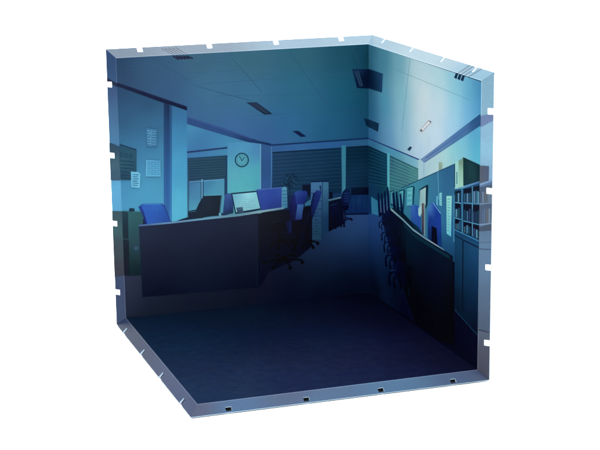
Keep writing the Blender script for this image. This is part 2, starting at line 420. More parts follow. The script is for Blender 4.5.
k.line('L', (344.6, 210), (345, 219), 1.4, (10, 20, 52)).line('L', (339, 222), (351, 218), 1.3, (10, 20, 56)).line('L', (345, 217), (352, 220), 1.2, (12, 24, 64)).line('L', (345, 217), (344, 226), 1.2, (8, 16, 46))
k.up()
for i in range(4): k.line('L', (344, 193.6+i*2.6), (348.6, 193+i*2.6), .6, (44, 78, 136))
for x, y in ((339.5, 222.5), (344, 226), (351.5, 219.5)): k.disc('L', (x, y), 1.2, 1.3, (8, 14, 40), 10)
k.done()
k = Ink('printed_office_chair', LP, 'dark chair printed between the small desk and the cabinet')
k.poly('L', [(330, 205), (337, 203), (338.6, 213), (331, 217)], (10, 20, 54)).line('L', (335, 214), (335, 224), 1.2, (7, 13, 36))
k.line('L', (330, 227), (335, 223), 1.2, (7, 13, 36)).line('L', (335, 223), (341, 225.4), 1.2, (7, 13, 36)).line('L', (335, 223), (335.6, 229), 1.2, (7, 13, 36))
k.up().line('L', (330.4, 205.4), (337, 203.4), .7, (34, 60, 112)).disc('L', (330, 227.8), 1, 1.2, (5, 10, 30), 8).disc('L', (341, 226), 1, 1.2, (5, 10, 30), 8); k.done()
# filing cabinet
k = Ink('printed_filing_cabinet', LP)
k.poly('L', [(310.8, 182.4), (322.6, 182), (321.4, 239.6), (310.4, 239.4)], [((312, 185), (84, 132, 180)), ((320, 186), (88, 138, 184)), ((316, 200), (64, 108, 160)), ((316, 215), (50, 88, 134)), ((318, 225), (44, 86, 122)), ((315, 237), (42, 84, 108))])
k.poly('L', [(322.6, 182), (328.4, 182), (328.4, 232), (321.4, 239.6)], [((325, 185), (78, 132, 168)), ((325, 205), (52, 100, 140)), ((326, 220), (32, 66, 110)), ((324, 236), (32, 68, 108))])
k.up().line('L', (310.6, 181.7), (328.6, 181.2), 1.3, (22, 42, 84)).line('L', (322.4, 182), (321.4, 239), .7, (30, 62, 100))
for i, y in enumerate((193, 201, 209, 216, 223, 229, 234)): k.line('L', (310.8, y), (322, y-.3), .6, (34, 68, 104))
for y in (197, 205, 213, 220, 226, 231.5): k.line('L', (314.5, y), (318, y-.1), .7, (28, 58, 92))
k.poly('L', [(319, 185.4), (321.4, 185.4), (321.2, 190.5), (320, 190.5)], (36, 70, 112)); k.done()
k = Ink('printed_monitor', LP)
k.poly('L', [(302, 184.8), (310.8, 184.4), (310.6, 196), (303.4, 197)], (12, 26, 52))
k.poly('L', [(304.5, 203.5), (310.6, 199), (310.6, 205), (305, 206)], (64, 128, 160)); k.done()
# long desk
k = Ink('printed_filing_cabinet', LP, 'low grey-green cabinet printed beside the long desk')
k.poly('L', [(116, 211.5), (128, 211.8), (129, 276), (116, 276)], [((120, 214), (34, 62, 76)), ((124, 230), (26, 44, 56)), ((120, 238), (24, 42, 54)), ((124, 250), (24, 28, 42)), ((121, 272), (26, 30, 44))])
k.poly('L', [(128, 211.8), (143, 212), (143, 275), (129, 276)], [((130, 214), (52, 98, 104)), ((140, 215), (46, 92, 100)), ((135, 230), (42, 80, 86)), ((138, 248), (40, 66, 82)), ((133, 260), (22, 48, 50)), ((136, 273), (18, 34, 44))])
k.poly('LL', [(108, 210.6), (128, 211.9), (130, 276), (110, 276)], [((115, 214), (44, 74, 84)), ((115, 232), (48, 92, 98)), ((116, 241), (40, 52, 66)), ((117, 272), (36, 40, 56))])
k.up().line('L', (113, 211.6), (143, 211.8), .7, (74, 124, 134)).line('L', (116, 239), (128, 239.4), .6, (58, 84, 90)).disc('L', (136, 248), 2.4, 2.2, (54, 82, 104), 10)
k.poly('L', [(129, 208.6), (131, 208), (134.4, 208.6), (134.4, 211.4), (129, 211.6)], (24, 50, 72)).line('L', (128.4, 240), (129, 275), .6, (16, 26, 34)); k.done()
k = Ink('printed_office_chair', LP, 'blue padded office chair back printed behind the long desk')
k.poly('L', [(138.4, 207), (141, 204.6), (144, 206), (148.6, 225), (145, 226.4), (143, 216)], ((35, 62, 143), (48, 84, 173), (42, 76, 163), (24, 40, 106), (21, 36, 94), (27, 48, 118)))
k.poly('L', [(141, 204.4), (144, 203.6), (161.6, 203.4), (164.6, 205.6), (167.6, 213), (170, 222.6), (147.6, 225.6), (144, 212)],
  [((143, 206), (53, 100, 186)), ((155, 206), (53, 106, 194)), ((150, 215), (46, 94, 186)), ((163, 212), (45, 90, 175)), ((167, 220), (40, 80, 163))])
k.up().line('L', (144, 204.2), (161.6, 204), .9, (74, 134, 208)).path('L', [(161.6, 204), (164.4, 206.2), (167.2, 213.4), (169.6, 221)], .8, (35, 62, 137)); k.done()
k = Ink('printed_monitor', LP, 'black monitor printed from behind')
k.poly('L', [(188, 211), (196, 209.6), (199, 203), (203, 196.6), (203, 218), (172, 223), (180, 219.5), (188, 217)], (24, 40, 60))
k.poly('L', [(202.8, 196.6), (221.6, 195.8), (219.6, 214.6), (199, 218)], ((32, 46, 64), (20, 34, 52), (18, 32, 48), (24, 37, 54)))
k.up().line('L', (202.6, 196.6), (221.4, 195.8), 1, (16, 28, 46)).line('L', (221.2, 196), (219.4, 214), .9, (58, 96, 120))
k.line('L', (189, 212), (196, 211), .6, (66, 110, 140)); k.done()
k = Ink('printed_bottle', LP)
k.poly('L', [(224.6, 195), (227, 193), (230.6, 193.4), (232.6, 198), (233.4, 213), (222.6, 215)], [((228, 195), (66, 98, 160)), ((227, 204), (56, 90, 156)), ((231, 204), (38, 60, 120)), ((228, 212), (26, 40, 68))])
k.poly('L', [(218.6, 213), (220.6, 212.6), (221.4, 216), (219, 216.4)], (120, 186, 204)); k.done()
k = Ink('printed_monitor', LP, 'bright printed monitor screen on the long desk')
k.poly('L', [(230.8, 193), (257.2, 190.6), (261.4, 209.4), (244, 213.4), (235.2, 214.6)], (23, 51, 82))
k.up().poly('L', [(232.2, 194.2), (256.2, 192), (260, 208.2), (236, 212.2)], [((234, 196), (119, 187, 215)), ((246, 198), (172, 238, 248)), ((255, 195), (156, 229, 240)), ((258, 206), (152, 218, 229)), ((246, 208), (156, 216, 225))])
k.up()
for i in range(6): k.line('L', (235.4+i*.6, 198+i*2), (247+i*1.4+(i % 3)*2, 197+i*2), .45, (128, 198, 215))
k.poly('L', [(236, 207.6), (242.6, 206.8), (243.4, 213), (237.6, 213.8)], ((69, 98, 128), (81, 116, 141), (51, 78, 105), (41, 60, 82))); k.done()
k = Ink('printed_partition', LP)
k.poly('L', [(256.4, 190), (281.8, 187.6), (282, 208), (261.4, 211)], [((260, 192), (58, 86, 176)), ((270, 196), (52, 80, 172)), ((280, 192), (58, 88, 178)), ((275, 206), (44, 66, 148))])
k.up().line('L', (256, 189.8), (282, 187.4), .9, (88, 124, 196)); k.done()
k = Ink('printed_file_stack', LP)
k.poly('L', [(281.6, 188), (284, 186.6), (286.8, 187.6), (287.4, 207.6), (281.4, 208.6)], ((100, 168, 200), (130, 204, 220), (96, 166, 194), (70, 136, 172), (84, 156, 190)))
k.up()
for i in range(5): k.line('L', (281.6, 191+i*3.5), (287, 190.4+i*3.5), .6, (56, 110, 160))
k.done()
k = Ink('printed_desk', LP, 'long dark desk printed across the left wall')
k.poly('L', [(256, 214), (312, 206), (312, 246), (300, 256), (291, 262), (268, 272), (262, 284), (257, 288)],
  [((260, 218), (20, 26, 42)), ((275, 222), (12, 19, 34)), ((300, 225), (8, 15, 36)), ((270, 245), (10, 17, 36)), ((300, 245), (8, 16, 38)), ((262, 275), (14, 22, 44)), ((285, 256), (11, 19, 42))])
k.up().poly('L', [(138.8, 226), (257.4, 213), (257.6, 287), (142.4, 297)],
  [((145, 229), (32, 42, 68)), ((200, 224), (30, 39, 68)), ((250, 217), (30, 40, 66)), ((150, 262), (26, 31, 54)), ((210, 250), (26, 33, 58)), ((250, 250), (24, 31, 54)), ((150, 293), (19, 25, 44)), ((250, 284), (20, 27, 48))])
k.up().line('L', (257.6, 216), (257.4, 287), .7, (30, 42, 66))
k.poly('L', [(139, 224.6), (172, 221.6), (205, 217.6), (240, 213.4), (284, 207), (284, 208.8), (240, 216), (205, 219.6), (172, 223.4), (139, 226.4)],
  [((140, 225), (74, 96, 150)), ((170, 222), (110, 150, 190)), ((210, 218), (120, 170, 200)), ((240, 214), (100, 150, 172)), ((262, 211), (170, 206, 214)), ((280, 208), (120, 158, 186))]); k.done()
k = Ink('printed_office_chair', LP, 'deep blue office chair printed at the end of the long desk')
k.poly('L', [(290, 222), (289, 206), (292, 196), (295, 191.6), (297.6, 198), (297.6, 207), (294, 224)], ((11, 14, 45), (19, 26, 78), (27, 36, 98), (48, 62, 149), (40, 50, 133), (27, 36, 106), (14, 18, 55)))
k.poly('L', [(294.6, 191.8), (299, 190.4), (306.4, 191), (307.6, 195), (304.4, 204.6), (296.4, 205)], [((297, 193), (56, 88, 167)), ((303, 193), (43, 66, 153)), ((300, 200), (37, 54, 141)), ((305, 201), (24, 38, 106))])
k.up().poly('L', [(297.4, 204.4), (303.6, 204.2), (301.6, 220), (295, 221)], ((77, 124, 190), (70, 114, 182), (38, 58, 131), (32, 46, 118)))
k.poly('L', [(288, 221), (312, 218), (309, 229), (293, 231)], ((8, 10, 33), (8, 14, 35), (6, 10, 27), (6, 10, 27)))
k.poly('L', [(286, 222), (291, 219), (292, 232), (288, 234)], (18, 28, 71))
k.up().line('L', (291, 222), (289.6, 231), 1, (24, 40, 94))
k.line('L', (299, 230), (293, 252), 2, (3, 7, 18))
base = (284, 258)
for dx, dy in ((-20, 3), (-11, 7.5), (6, 8), (18, 2), (-8, -4), (10, -5)):
    k.line('L', base, (base[0]+dx, base[1]+dy), 2.6, (2, 6, 16), 1.3)
k.up()
for dx, dy in ((-20, 4.4), (-11, 9), (6, 9.6), (18, 4), (-8, -2.6), (10, -3)):
    k.disc('L', (base[0]+dx, base[1]+dy), 1.7, 2.1, (2, 5, 14), 10)
    k.ring('L', (base[0]+dx, base[1]+dy), 1.7, 2.1, .4, (19, 34, 61), 10, 3.4, 5.6)
k.line('L', (base[0]-19, base[1]+2), (base[0]-2, base[1]-1), .5, (21, 36, 65)).line('L', (base[0]+3, base[1]-.6), (base[0]+17, base[1]+.8), .5, (21, 36, 65))
k.done()
k = Ink('printed_office_chair', LP, 'office chair half hidden under the long desk')
k.poly('L', [(270, 222), (284, 220), (286, 230), (272, 233)], (8, 14, 30)).line('L', (279, 231), (280, 241), 1.8, (4, 8, 18))
for dx, dy in ((-9, 5), (-2, 7), (9, 4), (12, 0)):
    k.line('L', (280, 240), (280+dx, 240+dy), 1.8, (3, 7, 16), 1.1).disc('L', (280+dx, 241+dy), 1.3, 1.6, (3, 6, 14), 9)
k.up().line('L', (271, 222.4), (284, 220.4), .6, (24, 34, 62)); k.done()
k = Ink('printed_office_chair', LP, 'dark office chair printed in front of the filing cabinet')
k.poly('L', [(314.6, 192), (317, 190), (321.6, 191), (320.4, 197), (315.6, 210), (312.6, 218), (308.6, 222), (309, 212)], ((30, 50, 120), (42, 66, 145), (38, 62, 141), (34, 56, 133), (26, 44, 110), (18, 26, 73), (10, 14, 41), (13, 24, 65)))
k.up().line('L', (313.6, 193), (309.6, 212), 1.2, (18, 26, 71))
k.poly('L', [(300, 221), (309, 214), (312, 217), (311, 226), (301, 229)], (7, 15, 37))
k.up().path('L', [(303.4, 222), (303, 211), (305, 207.6), (309.6, 206.6), (310.6, 211), (309, 220)], 1.3, (6, 12, 31))
k.line('L', (307, 227), (307, 241), 1.8, (3, 7, 18))
for dx, dy in ((-12, 4), (-4, 6), (6, 6), (10.6, 2)):
    k.line('L', (307, 240), (307+dx, 240+dy), 2, (2, 6, 16), 1.2).disc('L', (307+dx, 241.2+dy), 1.5, 1.9, (2, 6, 16), 10)
k.up().line('L', (309, 212), (307, 220), .5, (24, 42, 82)).line('L', (299, 243), (306, 240.6), .5, (19, 34, 63)); k.done()
# papers and board
k = Ink('printed_notice_board', LP)
k.poly('L', [(114, 144.6), (136.2, 149.6), (136.2, 180), (114, 180.4)], [((118, 148), (44, 82, 104)), ((132, 155), (46, 86, 106)), ((120, 165), (52, 92, 108)), ((133, 170), (42, 80, 104)), ((120, 178), (38, 70, 96))])
k.poly('LL', [(106, 142.4), (122, 147), (124, 180.6), (106, 179.8)], [((112, 147), (40, 70, 92)), ((113, 165), (58, 96, 112)), ((114, 178), (50, 82, 106))])
k.up()
for i, y in enumerate((161, 164.5, 168, 171.5, 175, 178)): k.line('L', (115, y), (129+(i % 3)*2 if y > 170 else 134, y+.9), .7, (26, 56, 80))
for x in (117, 121.5, 126, 130.5): k.ring('L', (x, 154+(x-117)*.16), 1.3, 2, .6, (26, 56, 82), 12)
k.line('L', (114, 144.8), (136.2, 149.8), .8, (24, 52, 80)); k.done()
k = Ink('printed_paper_notice', LP, 'small pale notice over the corner of the board')
k.poly('L', [(130.8, 171.4), (138.6, 172), (140.4, 174), (139.8, 188), (131, 187)], ((118, 190, 222), (128, 200, 230), (120, 194, 226), (120, 196, 226), (110, 186, 218)))
k.up()
for i in range(6): k.line('L', (132.6, 174.4+i*2.1), (138.4-(i % 2), 174.8+i*2.1), .7, (44, 92, 140) if i != 3 else (20, 50, 90))
k.done()
k = Ink('printed_paper_notice', LP, 'framed pale notice with rows of small writing')
k.poly('L', [(145.8, 159.4), (160.4, 160.4), (160.6, 176.4), (145.6, 176.4)], ((96, 168, 206), (92, 164, 206), (100, 178, 214), (104, 184, 218)))
k.up()
for i in range(7):
    for j in range(4): k.line('L', (147.4+j*3.2, 162+i*2), (149.6+j*3.2+(i+j) % 2*.6, 162.1+i*2), .6, (66, 122, 174))
k.done()
k = Ink('printed_paper_notice', LP, 'faint upright notice near the top of the wall')
k.poly('L', [(145.8, 128), (157, 129), (157.4, 146.4), (146.6, 146.4)], (70, 122, 162))
k.up()
for i in range(6):
    k.line('L', (147.4, 130.6+i*2.6), (149.6+(i % 2), 130.6+i*2.6), .7, (112, 172, 206)).line('L', (151.6, 131+i*2.6), (156, 131.2+i*2.6), .6, (104, 164, 200))
k.line('L', (151, 130), (150.6, 146), .6, (106, 166, 202)); k.done()

# ================================================================== print on the wall with the shelves
k = Ink('printed_ceiling', RP)
k.poly('R', [(368.4, 43), (482, 82), (482, 118), (421, 161.5), (368.4, 140)],
  [((370, 50), (39, 93, 116)), ((370, 80), (41, 99, 128)), ((370, 110), (39, 101, 134)), ((371, 135), (54, 112, 162)), ((385, 60), (64, 124, 145)), ((385, 105), (75, 146, 170)), ((388, 135), (103, 153, 193)),
   ((400, 65), (103, 157, 173)), ((402, 95), (130, 183, 195)), ((402, 130), (144, 187, 205)), ((415, 80), (184, 207, 212)), ((424, 100), (212, 218, 220)), ((422, 130), (204, 218, 221)), ((420, 152), (189, 211, 232)), ((438, 85), (171, 205, 210)),
   ((440, 105), (208, 219, 224)), ((436, 135), (204, 219, 234)), ((455, 90), (128, 189, 201)), ((456, 108), (161, 207, 220)), ((452, 128), (167, 203, 230)), ((470, 88), (90, 161, 188)), ((479, 86), (56, 120, 162)), ((470, 108), (103, 170, 203)), ((479, 108), (62, 134, 182)), ((466, 120), (118, 172, 214))], .04)
k.up()
for a, b in (((384, 49), (388, 100)), ((410, 58), (402, 130)), ((372, 60), (470, 100))): k.line('R', a, b, .35, (84, 134, 152))
k.done()
k = Ink('printed_ceiling_vent', RP, 'slotted dark vent at the top edge of the print')
for i in range(3):
    x = 455.2+i*3.3; y = 74.6+i*1.2
    k.poly('R', [(x+.6, y-1.6), (x+3, y-.8), (x+1.4, y+4.4), (x-1.2, y+3.2)], (20, 38, 66))
    k.line('RT', (x+2, y-.4), (x+15, y-9.6), .8, (46, 48, 60))
k.line('RT', (468.5, 77), (483, 67.5), .8, (44, 46, 60)); k.done()
k = Ink('printed_ceiling_light', RP)
k.poly('R', [(419.4, 130.8), (422, 132.2), (431.8, 122), (428.6, 120)], (150, 140, 146))
k.up().poly('R', [(420.6, 130), (422.4, 131), (430.4, 122.6), (428.4, 121.2)], (224, 222, 224))
k.up().disc('R', (421.2, 130.4), 1.1, 1, (90, 86, 96), 8).disc('R', (430.4, 121.6), .8, .8, (100, 92, 104), 8); k.done()
k = Ink('printed_ceiling_light', RP)
k.poly('R', [(407.2, 149.4), (409.6, 151), (412.2, 147.4), (410, 146.2)], (36, 62, 90)); k.done()
k = Ink('printed_air_conditioner', RP)
k.poly('R', [(368.4, 68.8), (383, 73.6), (382, 92.6), (368.4, 88.4)], [((370, 78), (10, 28, 54)), ((376, 80), (20, 46, 72)), ((381, 80), (34, 66, 104)), ((372, 87), (10, 30, 58))])
k.up().line('R', (379.6, 73.6), (379, 90.6), .8, (20, 44, 76)); k.done()
k = Ink('printed_air_conditioner', RP)
k.poly('R', [(368.4, 119.2), (379, 123.4), (378, 131.8), (368.4, 127)], (22, 48, 74)); k.done()
# far wall strip and windows
k = Ink('printed_wall', RP)
k.poly('R', [(368.4, 138), (420.6, 160.2), (424, 162), (424, 200), (368.4, 216)], [((370, 142), (62, 122, 162)), ((390, 150), (84, 154, 184)), ((415, 163), (110, 172, 194)), ((422, 170), (178, 208, 214)), ((400, 190), (76, 146, 152)), ((372, 190), (24, 66, 108))])
k.up().line('R', (368.4, 138.4), (421, 160.4), 1.2, (44, 60, 124)); k.done()
for (x0, x1, t0, t1, cs) in ((368.4, 387.2, 145.6, 154, ((16, 50, 72), (24, 74, 98), (24, 66, 104))), (389.6, 418.4, 155, 168.6, ((54, 98, 122), (86, 142, 142), (66, 134, 142)))):
    k = Ink('printed_window_blind', RP)
    k.poly('R', [(x0, t0), (x1, t1), (x1, 196), (x0, 208)], [((x0, t0+5), cs[0]), ((x1, t1+6), cs[1]), ((x0+4, 188), cs[2]), (((x0+x1)/2, 172), tuple((a+b)/2 for a, b in zip(cs[0], cs[1]))), ((x1, 188), cs[1])])
    k.up()
    s = (t1-t0)/(x1-x0)
    for i in range(22):
        y = 1.2+i*1.75; dd = y*.0075
        far = x0 < 380
        c = ((12, 40, 62), (28, 82, 106))[i % 2] if far else ((52, 104, 118), (92, 156, 152))[i % 2]
        if i == 0: c = tuple(v*.6 for v in cs[0])
        k.line('R', (x0, t0+y), (x1, t1+y-dd*(x1-x0)), .5, c)
    k.done()
k = Ink('printed_post', RP)
k.poly('R', [(387.2, 152.6), (389.8, 153.8), (389.6, 190), (387.6, 190)], ((96, 176, 196), (100, 184, 202), (104, 200, 206), (92, 190, 200))); k.done()
# right-hand wall above the partition
k = Ink('printed_wall', RP)
k.poly('R', [(418.4, 160), (482, 122), (482, 192), (418.4, 192)], [((421, 170), (168, 202, 214)), ((426, 165), (176, 206, 214)), ((435, 165), (186, 210, 214)), ((445, 155), (176, 212, 210)), ((455, 150), (140, 202, 206)), ((460, 140), (118, 182, 206)), ((475, 132), (84, 150, 192)), ((478, 150), (84, 176, 198)), ((456, 175), (148, 198, 206)), ((428, 175), (178, 206, 210))])
k.poly('RR', [(475, 126), (497, 119), (496, 181), (475, 185)], [((485, 130), (124, 166, 192)), ((487, 150), (126, 174, 198)), ((487, 175), (116, 154, 184))])
k.up().line('R', (424, 160), (424, 180), .8, (150, 176, 206)); k.done()
k = Ink('printed_ceiling_beam', RP)
k.poly('R', [(420.6, 159.4), (482, 114), (482, 126), (424, 162.6)], [((424, 159), (116, 140, 178)), ((440, 148), (100, 134, 174)), ((460, 134), (74, 114, 160)), ((479, 120), (36, 74, 116))])
k.poly('RR', [(476, 115.6), (498, 113.4), (498, 121), (476, 127)], (96, 118, 158))
k.up().line('R', (426, 158), (482, 120), .8, (66, 86, 146)).line('R', (424.6, 162.4), (482, 126), .6, (60, 84, 140)); k.done()
k = Ink('printed_carton', RP, 'small pale carton printed on top of the partition')
k.poly('R', [(438.8, 162.4), (441, 161.4), (442.6, 163), (442.6, 170), (438.8, 171)], ((150, 168, 146), (170, 186, 162), (140, 160, 150), (140, 160, 150), (140, 156, 140))); k.done()
# carpet and low cupboard
k = Ink('printed_carpet', RP)
k.poly('R', [(368.4, 212), (384, 216), (392, 240), (403, 285), (415, 322), (368.4, 293)], [((370, 218), (47, 90, 156)), ((380, 222), (47, 85, 148)), ((370, 238), (38, 74, 131)), ((385, 240), (36, 68, 123)), ((370, 254), (24, 47, 92)), ((385, 258), (20, 45, 84)), ((372, 272), (8, 20, 44)), ((388, 274), (10, 24, 51)), ((396, 290), (7, 18, 42)), ((375, 288), (2, 7, 25)), ((405, 310), (2, 12, 36))]); k.done()
k = Ink('printed_cupboard', RP)
k.poly('R', [(368.4, 194), (371.4, 196.6), (371.8, 214), (368.4, 213.6)], (22, 60, 112))
k.poly('R', [(371.2, 196.6), (378.2, 201), (378.6, 215.6), (371.8, 213.6)], ((66, 148, 180), (56, 138, 176), (60, 140, 184), (70, 150, 190))); k.done()
# partition
k = Ink('printed_partition', RP)
k.poly('R', [(388, 196), (401, 188.4), (455.4, 164), (455.6, 262), (440, 260), (388, 215)],
  [((395, 200), (51, 125, 143)), ((405, 190), (63, 138, 152)), ((415, 190), (70, 146, 163)), ((412, 215), (48, 110, 152)), ((425, 185), (65, 133, 156)), ((435, 178), (62, 116, 147)), ((450, 172), (46, 86, 126)), ((438, 200), (55, 120, 158)), ((445, 190), (46, 94, 135)), ((453, 200), (53, 112, 145)),
   ((444, 225), (53, 119, 166)), ((452, 235), (37, 94, 139)), ((445, 245), (20, 56, 96)), ((454, 255), (14, 41, 74))])
k.up().line('R', (402, 187.8), (455.4, 163.8), .9, (37, 73, 100)).line('R', (455, 163.6), (455, 195), 1.1, (19, 45, 78)).line('R', (454.2, 195), (454, 242), .8, (78, 144, 173))
k.line('R', (438, 172), (439, 200), .5, (102, 171, 194)); k.done()
# papers on the partition
k = Ink('printed_paper_notice', RP, 'long pale strip of paper with dark marks')
k.poly('R', [(446.6, 196), (452, 195.8), (451.2, 236.6), (446.8, 233.6)], ((158, 220, 206), (150, 214, 206), (104, 190, 206), (120, 200, 210)))
k.up()
for i in range(12): k.line('R', (447.6, 199+i*2.8), (450.2-(i % 3)*.5, 199.2+i*2.9), .8, (84, 152, 164))
k.done()
k = Ink('printed_paper_notice', RP)
k.poly('R', [(439.6, 193), (442, 192.6), (442, 206), (439.6, 205)], (136, 206, 210))
k.up()
for i in range(5): k.line('R', (440.2, 195+i*2.1), (441.6, 195.1+i*2.1), .7, (84, 150, 178))
k.poly('R', [(436.6, 196), (438, 196), (438, 206), (436.6, 205)], (104, 180, 204)); k.done()
# monitors in perspective
k = Ink('printed_monitor', RP, 'largest printed screen in the row, seen edge-on')
k.poly('R', [(419.6, 189.4), (427.6, 184.4), (428.6, 186), (427.6, 205), (424, 212), (419.4, 214)], (18, 44, 62))
k.up().poly('R', [(420.2, 190.4), (426, 187.2), (425.8, 205), (424, 210), (419.2, 212.6)], ((150, 186, 190), (176, 206, 196), (160, 196, 196), (150, 190, 190), (140, 186, 196))); k.done()
k = Ink('printed_monitor', RP)
k.poly('R', [(406.6, 187.4), (413.6, 185.8), (415, 187.4), (413.8, 206), (412.4, 207), (406, 206)], (22, 68, 92))
k.up().poly('R', [(407, 188.2), (413, 187), (412.4, 205.6), (406.4, 206)], ((96, 176, 184), (104, 190, 192), (92, 176, 196), (84, 170, 196)))
k.up()
for i in range(6): k.line('R', (408, 190.4+i*2.6), (411.8, 190+i*2.6), .6, (140, 212, 212) if i % 2 else (66, 146, 168))
k.done()
k = Ink('printed_monitor', RP)
k.poly('R', [(399, 190.6), (404.4, 189), (405.2, 190.4), (404.2, 210), (402.6, 211), (399, 208)], (22, 62, 88))
k.up().poly('R', [(399.6, 191.6), (403.6, 190.4), (402.8, 208.6), (399.4, 207)], ((92, 170, 180), (96, 178, 182), (84, 168, 192), (80, 164, 190)))
k.up()
for i in range(5): k.line('R', (400, 193.6+i*2.8), (403, 193.4+i*2.8), .6, (60, 138, 160))
k.done()
k = Ink('printed_monitor', RP)
k.poly('R', [(390.6, 191), (394.4, 190), (395.6, 202), (393.4, 206), (391, 205)], (18, 54, 84))
k.up().poly('R', [(391, 192), (393.8, 191), (394.4, 200), (392.8, 204.4), (391.2, 203)], (84, 160, 180)); k.done()
# desk clutter, chair
k = Ink('printed_office_chair', RP, 'blue office chair back printed against the partition')
k.poly('R', [(427.8, 212), (429.6, 204), (433, 202), (436.4, 204.4), (441, 213.4), (442, 247.6), (431, 241.6), (428, 239.6)], [((430, 206), (74, 128, 186)), ((434, 206), (44, 78, 168)), ((437, 211), (26, 52, 140)), ((432, 220), (22, 46, 132)), ((440, 225), (30, 60, 150)), ((430, 235), (18, 46, 98)), ((441, 240), (20, 52, 112))])
k.line('R', (433, 202.4), (441, 213.6), .7, (110, 170, 206))
k.up().poly('R', [(432, 226), (436.8, 228), (438, 246), (431.4, 242)], (4, 8, 30)); k.done()
k = Ink('printed_file_stack', RP, 'blue binder and red-edged file printed on the desk')
k.poly('R', [(410.8, 206), (414, 204.4), (418.6, 206), (421, 210), (421, 234), (411, 230)], [((412, 208), (58, 108, 180)), ((418, 212), (44, 82, 166)), ((415, 225), (40, 80, 160)), ((412, 229), (34, 70, 110))])
k.poly('R', [(418.6, 208), (422, 205), (422, 213), (420, 217), (418.4, 214)], (164, 208, 208))
k.up().poly('R', [(422, 203.6), (424, 203), (424, 235), (422, 233)], ((104, 84, 90), (104, 72, 78), (50, 44, 70), (50, 48, 80)))
k.poly('R', [(424.2, 204), (425.4, 203.6), (425.4, 236.4), (424.2, 235.6)], (128, 152, 158)); k.done()
k = Ink('printed_desk', RP, 'dark desk printed running down the right wall')
k.poly('R', [(387, 206), (391, 209), (403, 219), (413, 229), (425, 237.5), (444, 250), (453, 256), (454.6, 345), (440, 340), (415, 321), (403, 287), (397, 262), (392, 240), (387, 224)],
  [((390, 220), (8, 16, 44)), ((396, 235), (4, 8, 30)), ((402, 250), (1, 3, 12)), ((410, 240), (10, 34, 54)), ((420, 245), (6, 26, 46)), ((440, 260), (6, 24, 44)), ((407, 275), (1, 3, 12)), ((425, 275), (2, 14, 30)), ((440, 285), (2, 14, 30)), ((420, 305), (1, 4, 16)), ((450, 300), (1, 2, 8)), ((448, 335), (1, 3, 12)), ((430, 325), (1, 4, 18))])
k.up()
k.poly('R', [(392, 208), (396, 207), (404, 213.4), (412, 222), (419, 227), (424, 236.6), (413, 229.6), (403, 219.6)], ((10, 30, 44), (16, 46, 58), (8, 26, 40), (10, 32, 46), (20, 60, 84), (12, 40, 58), (8, 22, 38), (8, 22, 38)))
k.poly('R', [(391, 208), (403, 218.4), (413, 228.4), (425, 237), (444.6, 249.6), (444.6, 250.6), (425, 238.9), (413, 230.5), (403, 220.5), (391, 210.2)],
  [((392, 210), (150, 180, 186)), ((403, 220), (120, 160, 176)), ((413, 230), (130, 168, 180)), ((425, 238.4), (110, 140, 160)), ((436, 246), (160, 176, 186)), ((444, 250), (90, 130, 156))])
k.poly('R', [(404, 223), (413, 232.4), (425, 240.4), (450, 256), (450, 259), (425, 244), (413, 235.6), (404, 226)], (16, 46, 62))
k.line('R', (407.6, 232), (409, 296), .6, (14, 36, 56)); k.done()
# row of chairs along it
for i, (x, y0, y1) in enumerate(((378.4, 192.4, 216), (381.8, 193, 220), (384.8, 190.4, 222), (387.8, 186.6, 224), (393.4, 192, 207), (396.8, 191, 211), (400.8, 193.4, 213))):
    k = Ink('printed_office_chair', RP)
    k.poly('R', [(x-.9, y0+1), (x+.6, y0), (x+1.5, y0+8), (x+3, y1), (x+.6, y1+1), (x-.2, y0+14)], ((14, 30, 64), (12, 26, 62), (14, 28, 66), (10, 18, 50), (8, 16, 48), (12, 24, 66)))
    if i < 3:
        k.up().poly('R', [(x+1.5, y0+6), (x+2.4, y0+7), (x+3.2, y0+20), (x+2.2, y0+20)], ((44, 96, 140), (56, 116, 156), (120, 150, 180), (40, 60, 110)))
    k.done()
for i, (cx, cy, q) in enumerate(((380.6, 222, .8), (383.4, 233, 1), (386, 243, 1.15), (388, 256, 1.35), (391.6, 273, 1.6))):
    k = Ink('printed_office_chair', RP)
    k.poly('R', [(cx+1, cy-5*q), (cx+5*q, cy-8*q), (cx+13*q, cy-4*q), (cx+12*q, cy+9*q), (cx+6*q, cy+8*q), (cx+2.4*q, cy+2*q)], [((cx+2, cy-3), (9, 20, 58)), ((cx+6*q, cy), (6, 12, 38)), ((cx+11*q, cy+4), (2, 5, 18))])
    k.up().path('R', [(cx-1.2*q, cy+6*q), (cx-1.6*q, cy+2*q), (cx-.4*q, cy-.6*q), (cx+2.6*q, cy-1.2*q), (cx+5*q, cy)], 1.15*q, (5, 9, 34))
    k.path('R', [(cx+1.8*q, cy+8*q), (cx+1.4*q, cy+4*q), (cx+3*q, cy+1.6*q), (cx+6*q, cy+2*q)], 1.0*q, (4, 8, 30)).line('R', (cx+5*q, cy), (cx+6*q, cy+10*q), 1.3*q, (4, 7, 26))
    k.disc('R', (cx-1.1*q, cy+6.6*q), .9*q, 1.3*q, (4, 8, 30), 9).disc('R', (cx+1.9*q, cy+8.6*q), .9*q, 1.2*q, (4, 8, 28), 9)
    k.up().line('R', (cx-.4*q, cy-1.2*q), (cx+3*q, cy-1.8*q), .4*q, (34, 62, 120)); k.done()
